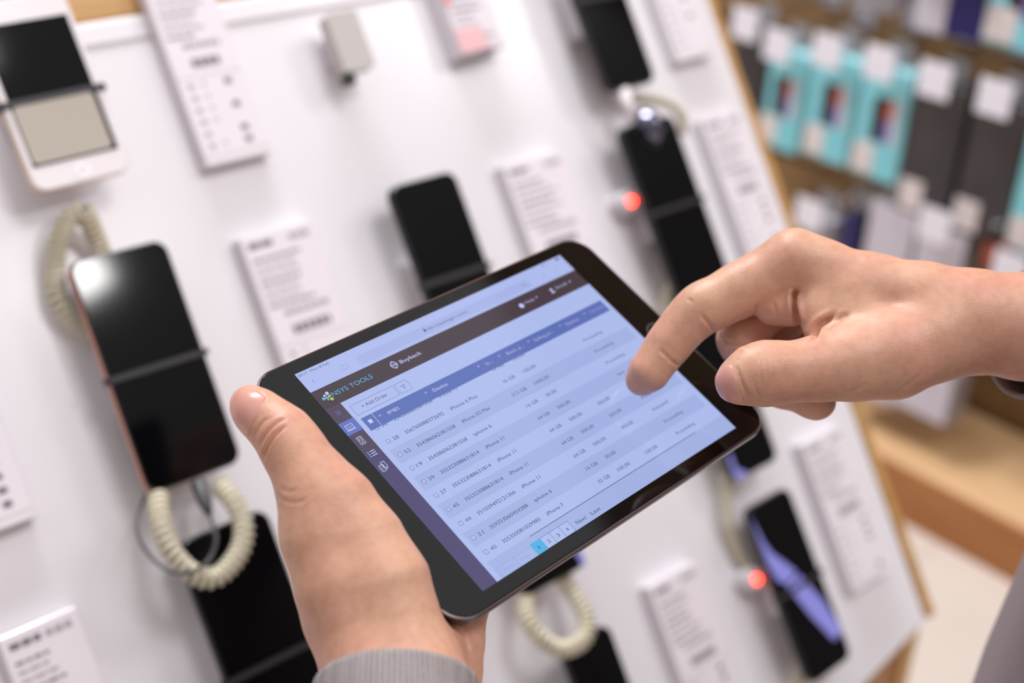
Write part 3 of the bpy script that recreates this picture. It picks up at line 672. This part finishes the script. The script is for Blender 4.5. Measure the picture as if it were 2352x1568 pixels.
# left hand: thumb on the bezel, palm and four fingers under the tablet
L_thumb = chain(C(570, 925, .523, 37), C(586, 942, .521, 43), C(610, 962, .519, 46), C(650, 996, .516, 58), C(672, 1030, .513, 60), C(692, 1062, .511, 63), C(722, 1120, .508, 76), C(735, 1160, .506, 80), C(745, 1230, .504, 94), C(786, 1345, .499, 101), C(834, 1445, .494, 97), C(870, 1560, .487, 118), C(905, 1720, .465, 140))
L_thenar = chain(C(748, 1108, .512, 56), C(790, 1158, .507, 66), C(843, 1242, .503, 78), C(880, 1340, .499, 100), C(912, 1440, .495, 96), C(945, 1560, .488, 116), C(985, 1720, .466, 140))
L_palm = chain(tl(-.078, .026, -.025, .011), tl(-.100, -.008, -.020, .0135), C(800, 1420, .505, 92), C(880, 1570, .492, 120))
L_palm += chain(tl(-.064, .008, -.026, .011), tl(-.095, -.03, -.021, .014), C(880, 1560, .50, 110))
L_palm += chain(tl(-.056, -.012, -.026, .011), tl(-.082, -.045, -.022, .0135), C(960, 1560, .50, 110))
L_palm += chain(tl(-.060, -.030, -.0245, .0105), tl(-.077, -.051, -.0225, .0112), C(1048, 1480, .522, 56), C(1036, 1550, .512, 62), C(1000, 1640, .495, 90))
L_f = [(chain(tl(-.078, .026, -.024, .011), tl(-.052, .042, -.0175, .0092), tl(-.028, .050, -.0165, .0086), tl(-.008, .053, -.0162, .0078)), .004),
       (chain(tl(-.064, .008, -.025, .011), tl(-.028, .021, -.0178, .0094), tl(-.002, .027, -.0168, .0088), tl(.02, .029, -.0162, .0078)), .004),
       (chain(tl(-.056, -.012, -.025, .0108), tl(-.018, -.004, -.0178, .0092), tl(.006, .002, -.0168, .0085), tl(.026, .004, -.016, .0076)), .004),
       (chain(tl(-.060, -.030, -.024, .010), tl(-.026, -.029, -.0172, .0082), tl(-.008, -.026, -.0158, .0076), tl(.009, -.024, -.0152, .0068)), .004)]
LG = [(L_thumb + L_thenar + L_palm, .007)] + L_f
L_cre = [([(604, 1052), (608, 1040), (615, 1023), (632, 998), (655, 978)], .0011, 3.4, .6), ([(598, 1022), (603, 1008), (615, 990), (638, 969), (655, 962)], .0007, 3.2, .6), ([(586, 1000), (592, 985), (603, 970), (618, 958)], .0005, 3.2, .6),
         ([(640, 1136), (652, 1149), (680, 1154), (706, 1144)], .0003, 4, .6), ([(645, 1120), (662, 1128), (682, 1124)], .0003, 4, .6), ([(1048, 1440), (1068, 1462), (1080, 1500)], .0010, 4, .6),
         ([(600, 899), (601, 915), (590, 936), (575, 957), (567, 977)], .0007, 3.6, .6)]
# right hand: index finger touching the screen
_u = pxui(1458, 897); tip = T(ux(_u[0]), uy(_u[1]), .0068)
R_idx = chain((tip, .0063), C(1491, 853, .600, 41), C(1524, 806, .601, 43), C(1550, 772, .601, 45), C(1582, 734, .601, 48), C(1614, 706, .600, 52), C(1650, 692, .600, 52), C(1700, 665, .600, 58), C(1758, 638, .600, 61), C(1824, 600, .598, 69), C(1890, 615, .596, 60), C(2000, 662, .592, 76), C(2120, 700, .588, 94), C(2230, 736, .584, 112), C(2352, 750, .586, 118), C(2520, 760, .60, 128))
R_mcp = chain(C(1850, 625, .612, 62), C(2000, 680, .605, 92), C(2230, 740, .602, 108), C(2352, 752, .604, 112), C(2520, 762, .618, 122))
R_pal = chain(C(1880, 650, .632, 56), C(2060, 720, .615, 96), C(2230, 745, .606, 100)) + chain(C(1910, 700, .648, 50), C(2070, 760, .62, 90), C(2230, 750, .606, 98))
R_web = chain(C(1880, 655, .592, 44), C(1876, 712, .588, 38), C(1884, 762, .584, 37)) + chain(C(1930, 680, .590, 56), C(1945, 765, .584, 54)) + chain(C(1975, 690, .588, 62), C(1990, 765, .580, 60))
R_th = chain(C(1690, 878, .560, 40), C(1700, 874, .560, 44), C(1728, 862, .561, 60), C(1762, 857, .563, 68), C(1808, 855, .566, 63), C(1880, 846, .570, 70), C(1960, 832, .573, 84), C(2050, 815, .576, 96), C(2140, 775, .581, 98), C(2230, 742, .586, 108))
R_mid = chain(C(1850, 640, .618, 52), C(1775, 702, .618, 50), C(1700, 778, .616, 50), C(1712, 800, .615, 48), C(1780, 878, .611, 44), C(1800, 890, .610, 44), C(1868, 918, .606, 41), C(1878, 922, .605, 40))
R_ring = chain(C(1880, 660, .637, 48), C(1800, 735, .638, 46), C(1742, 800, .636, 44), C(1800, 870, .630, 42), C(1870, 885, .624, 38))
R_pink = chain(C(1912, 700, .652, 44), C(1850, 770, .654, 40), C(1810, 820, .652, 38), C(1860, 860, .646, 36), C(1905, 865, .640, 32))
R_pad = chain(C(1780, 700, .600, 48), C(1816, 700, .598, 50))
RG = [(R_pad, .004), (R_idx + R_mcp + R_pal + R_web + R_th, .006), (R_mid, .004), (R_ring, .004), (R_pink, .004)]
R_cre = [([(1518, 803), (1524, 811), (1540, 826), (1552, 835), (1561, 838)], .0007, 3.6, .62), ([(1612, 722), (1620, 734), (1633, 748), (1643, 762)], .0007, 4, .62), ([(1580, 686), (1586, 691), (1592, 694)], .0004, 3, .62),
         ([(1830, 668), (1824, 680), (1825, 702), (1830, 722), (1835, 745)], .0042, 5.5, .62), ([(1866, 776), (1872, 764), (1880, 748), (1894, 738), (1915, 724)], .0030, 6.5, .62), ([(1895, 760), (1912, 745), (1935, 728), (1950, 722)], .0008, 5, .62),
         ([(1738, 700), (1737, 714), (1733, 728)], .0008, 4, .62), ([(1774, 694), (1779, 705), (1781, 716)], .0004, 4, .62),
         ([(1692, 840), (1697, 858), (1705, 880), (1722, 915)], .0006, 3.6, .6), ([(1676, 846), (1678, 872), (1688, 892), (1701, 914)], .0006, 3, .6),
         ([(1750, 806), (1745, 830), (1747, 860), (1754, 886)], .0002, 2.6, .6), ([(1762, 800), (1759, 830), (1762, 862)], .0002, 2.6, .6), ([(1773, 798), (1772, 830), (1776, 868), (1782, 894)], .0002, 2.6, .6), ([(1730, 870), (1738, 900), (1750, 915)], .0003, 3, .6),
         ([(2060, 900), (2090, 880), (2112, 860)], .0003, 4, .62), ([(1940, 905), (1970, 893), (1990, 878)], .0002, 4, .62), ([(1655, 765), (1662, 782), (1690, 792), (1720, 793)], .0008, 4, .63)]
HS = .00085
LV, LQ = mesh_hand(LG, .004, (-.122, -.012, .435), (.045, .172, .615), HS, tabbox, L_cre)
RV, RQ = mesh_hand(RG, .0025, (.044, -.062, .535), (.265, .052, .685), HS, tabbox, R_cre)

def skin():
    m = mat('skin', (232, 176, 150), .46, spec=.4, sss=.22); nt = m.node_tree; b = nt.nodes['Principled BSDF']
    tc = nt.nodes.new('ShaderNodeTexCoord')
    def noise(s, d=3):
        n = nt.nodes.new('ShaderNodeTexNoise'); n.inputs['Scale'].default_value = s; n.inputs['Detail'].default_value = d; nt.links.new(tc.outputs['Object'], n.inputs['Vector']); return n
    n1 = noise(32); r1 = nt.nodes.new('ShaderNodeValToRGB'); e = r1.color_ramp.elements
    e[0].position = .32; e[0].color = (*lin((210, 164, 136)), 1); e[1].position = .72; e[1].color = (*lin((202, 146, 124)), 1)
    nt.links.new(n1.outputs[0], r1.inputs[0])
    n2 = noise(260, 4); r2 = nt.nodes.new('ShaderNodeValToRGB'); e = r2.color_ramp.elements; e[0].color = (.90, .88, .88, 1); e[1].color = (1, 1, 1, 1); e[0].position = .3; e[1].position = .6
    nt.links.new(n2.outputs[0], r2.inputs[0])
    mx = nt.nodes.new('ShaderNodeMix'); mx.data_type = 'RGBA'; mx.blend_type = 'MULTIPLY'; mx.inputs[0].default_value = 1
    nt.links.new(r1.outputs[0], mx.inputs[6]); nt.links.new(r2.outputs[0], mx.inputs[7]); nt.links.new(mx.outputs[2], b.inputs['Base Color'])
    vo = nt.nodes.new('ShaderNodeTexVoronoi'); vo.inputs['Scale'].default_value = 900; nt.links.new(tc.outputs['Object'], vo.inputs['Vector'])
    n3 = noise(420, 4); ad = nt.nodes.new('ShaderNodeMath'); ad.operation = 'ADD'; nt.links.new(vo.outputs['Distance'], ad.inputs[0]); nt.links.new(n3.outputs[0], ad.inputs[1])
    bp_ = nt.nodes.new('ShaderNodeBump'); bp_.inputs['Strength'].default_value = .13; bp_.inputs['Distance'].default_value = .0004
    nt.links.new(ad.outputs[0], bp_.inputs['Height']); nt.links.new(bp_.outputs[0], b.inputs['Normal'])
    return m
m_skin = skin()

# ------------------------------------------------------------------ the person: two arms, grey sweater
person_at = P(2290, 1450, .75) + np.array((.12, .1, 0)); pw = W(person_at); pw[2] = 0
per = empty('person', np.array([[1, 0, 0, pw[0]], [0, 1, 0, pw[1]], [0, 0, 1, 0], [0, 0, 0, 1.]]))
tag(per, 'person in grey ribbed sweater holding the tablet and touching its screen with one finger', 'person')
toP = lambda v: W(v) - np.array((pw[0], pw[1], 0))
# upper arms and chest continue the same skin mesh inside the sweater
S_L, E_L, W_L = np.array((.27, .10, .36)), np.array((.03, .34, .33)), P(935, 1700, .468)
S_R, E_R, W_R = np.array((.45, -.05, .74)), np.array((.50, .08, .62)), P(2490, 760, .612)
ab = MB()
def limb(pts, rs): ab.tube(crom(pts, 6), list(np.interp(np.linspace(0, len(pts)-1, (len(pts)-1)*6+1), range(len(pts)), rs)), m_skin, 16)
TOPC = np.array((.398, -.01, .55)); DNC = nrm((-.075, .86, .49))
limb([W_L, (W_L+E_L)/2+np.array((0, .012, 0)), E_L], [.022, .028, .030]); limb([E_L, (E_L+S_L)/2, S_L], [.030, .034, .036])
limb([W_R, (W_R+E_R)/2+np.array((.015, .005, 0)), E_R], [.022, .028, .030]); limb([E_R, (E_R+S_R)/2, S_R], [.030, .034, .036])
limb([S_L, TOPC+DNC*.08, S_R], [.036, .05, .036]); limb([TOPC+DNC*.06, TOPC-DNC*.05, TOPC-DNC*.14], [.05, .056, .052])
body = MB(); body.add([toP(v) for v in ab.v], ab.f, m_skin)
body.add([toP(v) for v in LV], [tuple(q) for q in LQ], m_skin); body.add([toP(v) for v in RV], [tuple(q) for q in RQ], m_skin)
body.build('body', per, smooth=True)

def nail(center, axis, nrm_, hl, hw, groups, kg, cap=.002):
    """a curved nail plate laid on the finger surface"""
    n_ = nrm(nrm_); a = np.array(axis, float); a = nrm(a - n_*(a@n_)); s = np.cross(n_, a); N = 22; vs = []; fs = []
    U, Vv = np.meshgrid(np.linspace(-1, 1, N), np.linspace(-1, 1, N), indexing='ij')
    # rounded rectangle in the disc mapping
    x = U*np.sqrt(1-.32*Vv**2); y = Vv*np.sqrt(1-.32*U**2)
    ang = y*hw/.0085; Ri = .0135                       # wrapped round the finger's own axis
    tx = x*hl*.95; inner = center - n_*.009 + np.minimum(tx, cap)[..., None]*a
    D = np.cos(ang)[..., None]*n_ + np.sin(ang)[..., None]*s + (np.maximum(tx-cap, 0)/.0085)[..., None]*a; D /= np.linalg.norm(D, axis=-1)[..., None]
    Q = inner + D*Ri
    for _ in range(60):
        d = field(Q.astype(np.float32), groups, kg)[..., None]; Q = Q - D*np.clip(d*.6, -.002, .003)
    edge = np.maximum(np.abs(U), np.abs(Vv))**6
    Q = Q + D*(.00024 - .0004*edge[..., None])
    vs = [toP(v) for v in Q.reshape(-1, 3)]; fs = [(i*N+j, (i+1)*N+j, (i+1)*N+j+1, i*N+j+1) for i in range(N-1) for j in range(N-1)]
    b = MB(); b.add(vs, fs, m_nail); o = b.build('fingernail', per, smooth=True); md = o.modifiers.new('s', 'SOLIDIFY'); md.thickness = .0005; md.offset = 0
    return o
nail(P(564, 932, .515), (-.90, -.34, .2), (-.34, .04, -.94), .0084, .0066, [(L_thumb, .007)], .004)
nail(P(1664, 886, .556), (-.86, .30, .2), (-.42, .20, -.88), .0074, .0074, [(R_th, .006)], .0025, cap=-.002)

def knit(name, rgb, rgb2, ribs=True):
    m = mat(name, rgb, .9, spec=.2); nt = m.node_tree; b = nt.nodes['Principled BSDF']
    uv = nt.nodes.new('ShaderNodeUVMap'); wv = nt.nodes.new('ShaderNodeTexWave'); wv.wave_type = 'BANDS'; wv.bands_direction = 'X'; wv.inputs['Scale'].default_value = 5; wv.inputs['Distortion'].default_value = .6; wv.inputs['Detail'].default_value = 2; wv.inputs['Detail Scale'].default_value = 6
    mp = nt.nodes.new('ShaderNodeMapping'); mp.inputs['Scale'].default_value = (1, .35, 1)
    nt.links.new(uv.outputs[0], mp.inputs[0]); nt.links.new(mp.outputs[0], wv.inputs['Vector'])
    r = nt.nodes.new('ShaderNodeValToRGB'); r.color_ramp.elements[0].color = (*lin(rgb), 1); r.color_ramp.elements[1].color = (*lin(rgb2), 1)
    nz = nt.nodes.new('ShaderNodeTexNoise'); nz.inputs['Scale'].default_value = 900; tc = nt.nodes.new('ShaderNodeTexCoord'); nt.links.new(tc.outputs['Object'], nz.inputs['Vector'])
    mx = nt.nodes.new('ShaderNodeMath'); mx.operation = 'MULTIPLY_ADD'; mx.inputs[1].default_value = .6; nt.links.new(wv.outputs[0], mx.inputs[0])
    m2 = nt.nodes.new('ShaderNodeMath'); m2.operation = 'MULTIPLY'; m2.inputs[1].default_value = .5; nt.links.new(nz.outputs[0], m2.inputs[0]); nt.links.new(m2.outputs[0], mx.inputs[2])
    nt.links.new(mx.outputs[0], r.inputs[0]); nt.links.new(r.outputs[0], b.inputs['Base Color'])
    bm_ = nt.nodes.new('ShaderNodeBump'); bm_.inputs['Strength'].default_value = .5; bm_.inputs['Distance'].default_value = .0006; nt.links.new(mx.outputs[0], bm_.inputs['Height']); nt.links.new(bm_.outputs[0], b.inputs['Normal'])
    return m
m_knit = knit('grey_knit', (112, 104, 106), (172, 162, 160))
m_plain = mat('grey_sweater_body', (140, 128, 131), .9, spec=.15, bump=(500, .3, .001))
def sleeve(name, rings, parent, thick=.0022, ridge=0.0, nseg=140, material=None):
    """rings: (centre, axis direction, side direction, r along side, r across)"""
    vs = []; uvs = []; fs = []; dist = 0; prev = None
    for i, (c, ax, sd, ra, rb) in enumerate(rings):
        c = np.array(c, float); ax = nrm(ax); sd = nrm(np.array(sd) - ax*(np.array(sd)@ax)); bi = np.cross(ax, sd)
        if prev is not None: dist += np.linalg.norm(c-prev)
        prev = c
        for j in range(nseg+1):
            t = 2*math.pi*j/nseg; k = 1 + ridge*math.cos(t*nseg/2) + .010*math.sin(3*t+i*.6)
            vs.append(toP(c + k*(ra*math.cos(t)*sd + rb*math.sin(t)*bi))); uvs.append((j/nseg*6.0, dist*20))
    n_ = nseg+1
    for i in range(len(rings)-1):
        for j in range(nseg): fs.append((i*n_+j, i*n_+j+1, (i+1)*n_+j+1, (i+1)*n_+j))
    b = MB(); b.add(vs, fs, material or m_knit); o = b.build(name, parent, smooth=True)
    ul = o.data.uv_layers.new(name='UVMap'); 
    for p in o.data.polygons:
        for li, vi in zip(p.loop_indices, p.vertices): ul.data[li].uv = uvs[vi]
    md = o.modifiers.new('s', 'SOLIDIFY'); md.thickness = thick; md.offset = 1; return o
def along(pts, radii, side, sub=6, ax0=None, sd2=1.0):
    q = crom(pts, sub); N = len(q); out = []; rr = np.interp(np.linspace(0, len(pts)-1, N), range(len(pts)), radii)
    for i in range(N):
        a = q[min(i+1, N-1)] - q[max(i-1, 0)]
        if ax0 is not None:
            f = math.exp(-i/2.5); a = nrm(a)*(1-f) + nrm(ax0)*f
        out.append((q[i], a, side, rr[i], rr[i]*sd2))
    return out
cl = P(909, 1578, .482); axL = np.array((.05, .79, -.62))
sleeve('left_sleeve', along([cl, cl+nrm(axL)*.018, cl+nrm(axL)*.05, (cl+E_L)/2+np.array((0, .02, 0)), E_L, (E_L*2+S_L)/3, (E_L+2*S_L)/3, S_L, S_L*.5+(TOPC+DNC*.05)*.5], [.0270, .0282, .032, .045, .052, .056, .06, .066, .07], (1, 0, 0), ax0=axL, sd2=1.08), per, ridge=.006)
cr = P(2374, 760, .60)
sleeve('right_sleeve', along([cr, cr+np.array((.03, .003, .003)), cr+np.array((.08, .01, .01)), (cr+E_R)/2+np.array((.03, .01, 0)), E_R, (E_R+S_R)/2, S_R, S_R*.5+(TOPC+DNC*.05)*.5], [.0285, .031, .036, .046, .052, .058, .066, .07], (0, 1, 0), ax0=(.91, .19, .36)), per, ridge=.004)
# torso of the sweater
top = np.array((.398, -.01, .55)); dn = nrm((-.075, .86, .49)); fw = nrm((S_R - S_L) - dn*((S_R-S_L)@dn))
sleeve('sweater_torso', [(top + dn*s, dn, fw, a, b_) for s, a, b_ in ((-.10, .06, .06), (-.085, .12, .08), (-.05, .19, .10), (0, .21, .12), (.08, .20, .128), (.16, .19, .134), (.26, .18, .14), (.36, .18, .14), (.45, .19, .145), (.46, .188, .143))], per, thick=.003, material=m_plain)
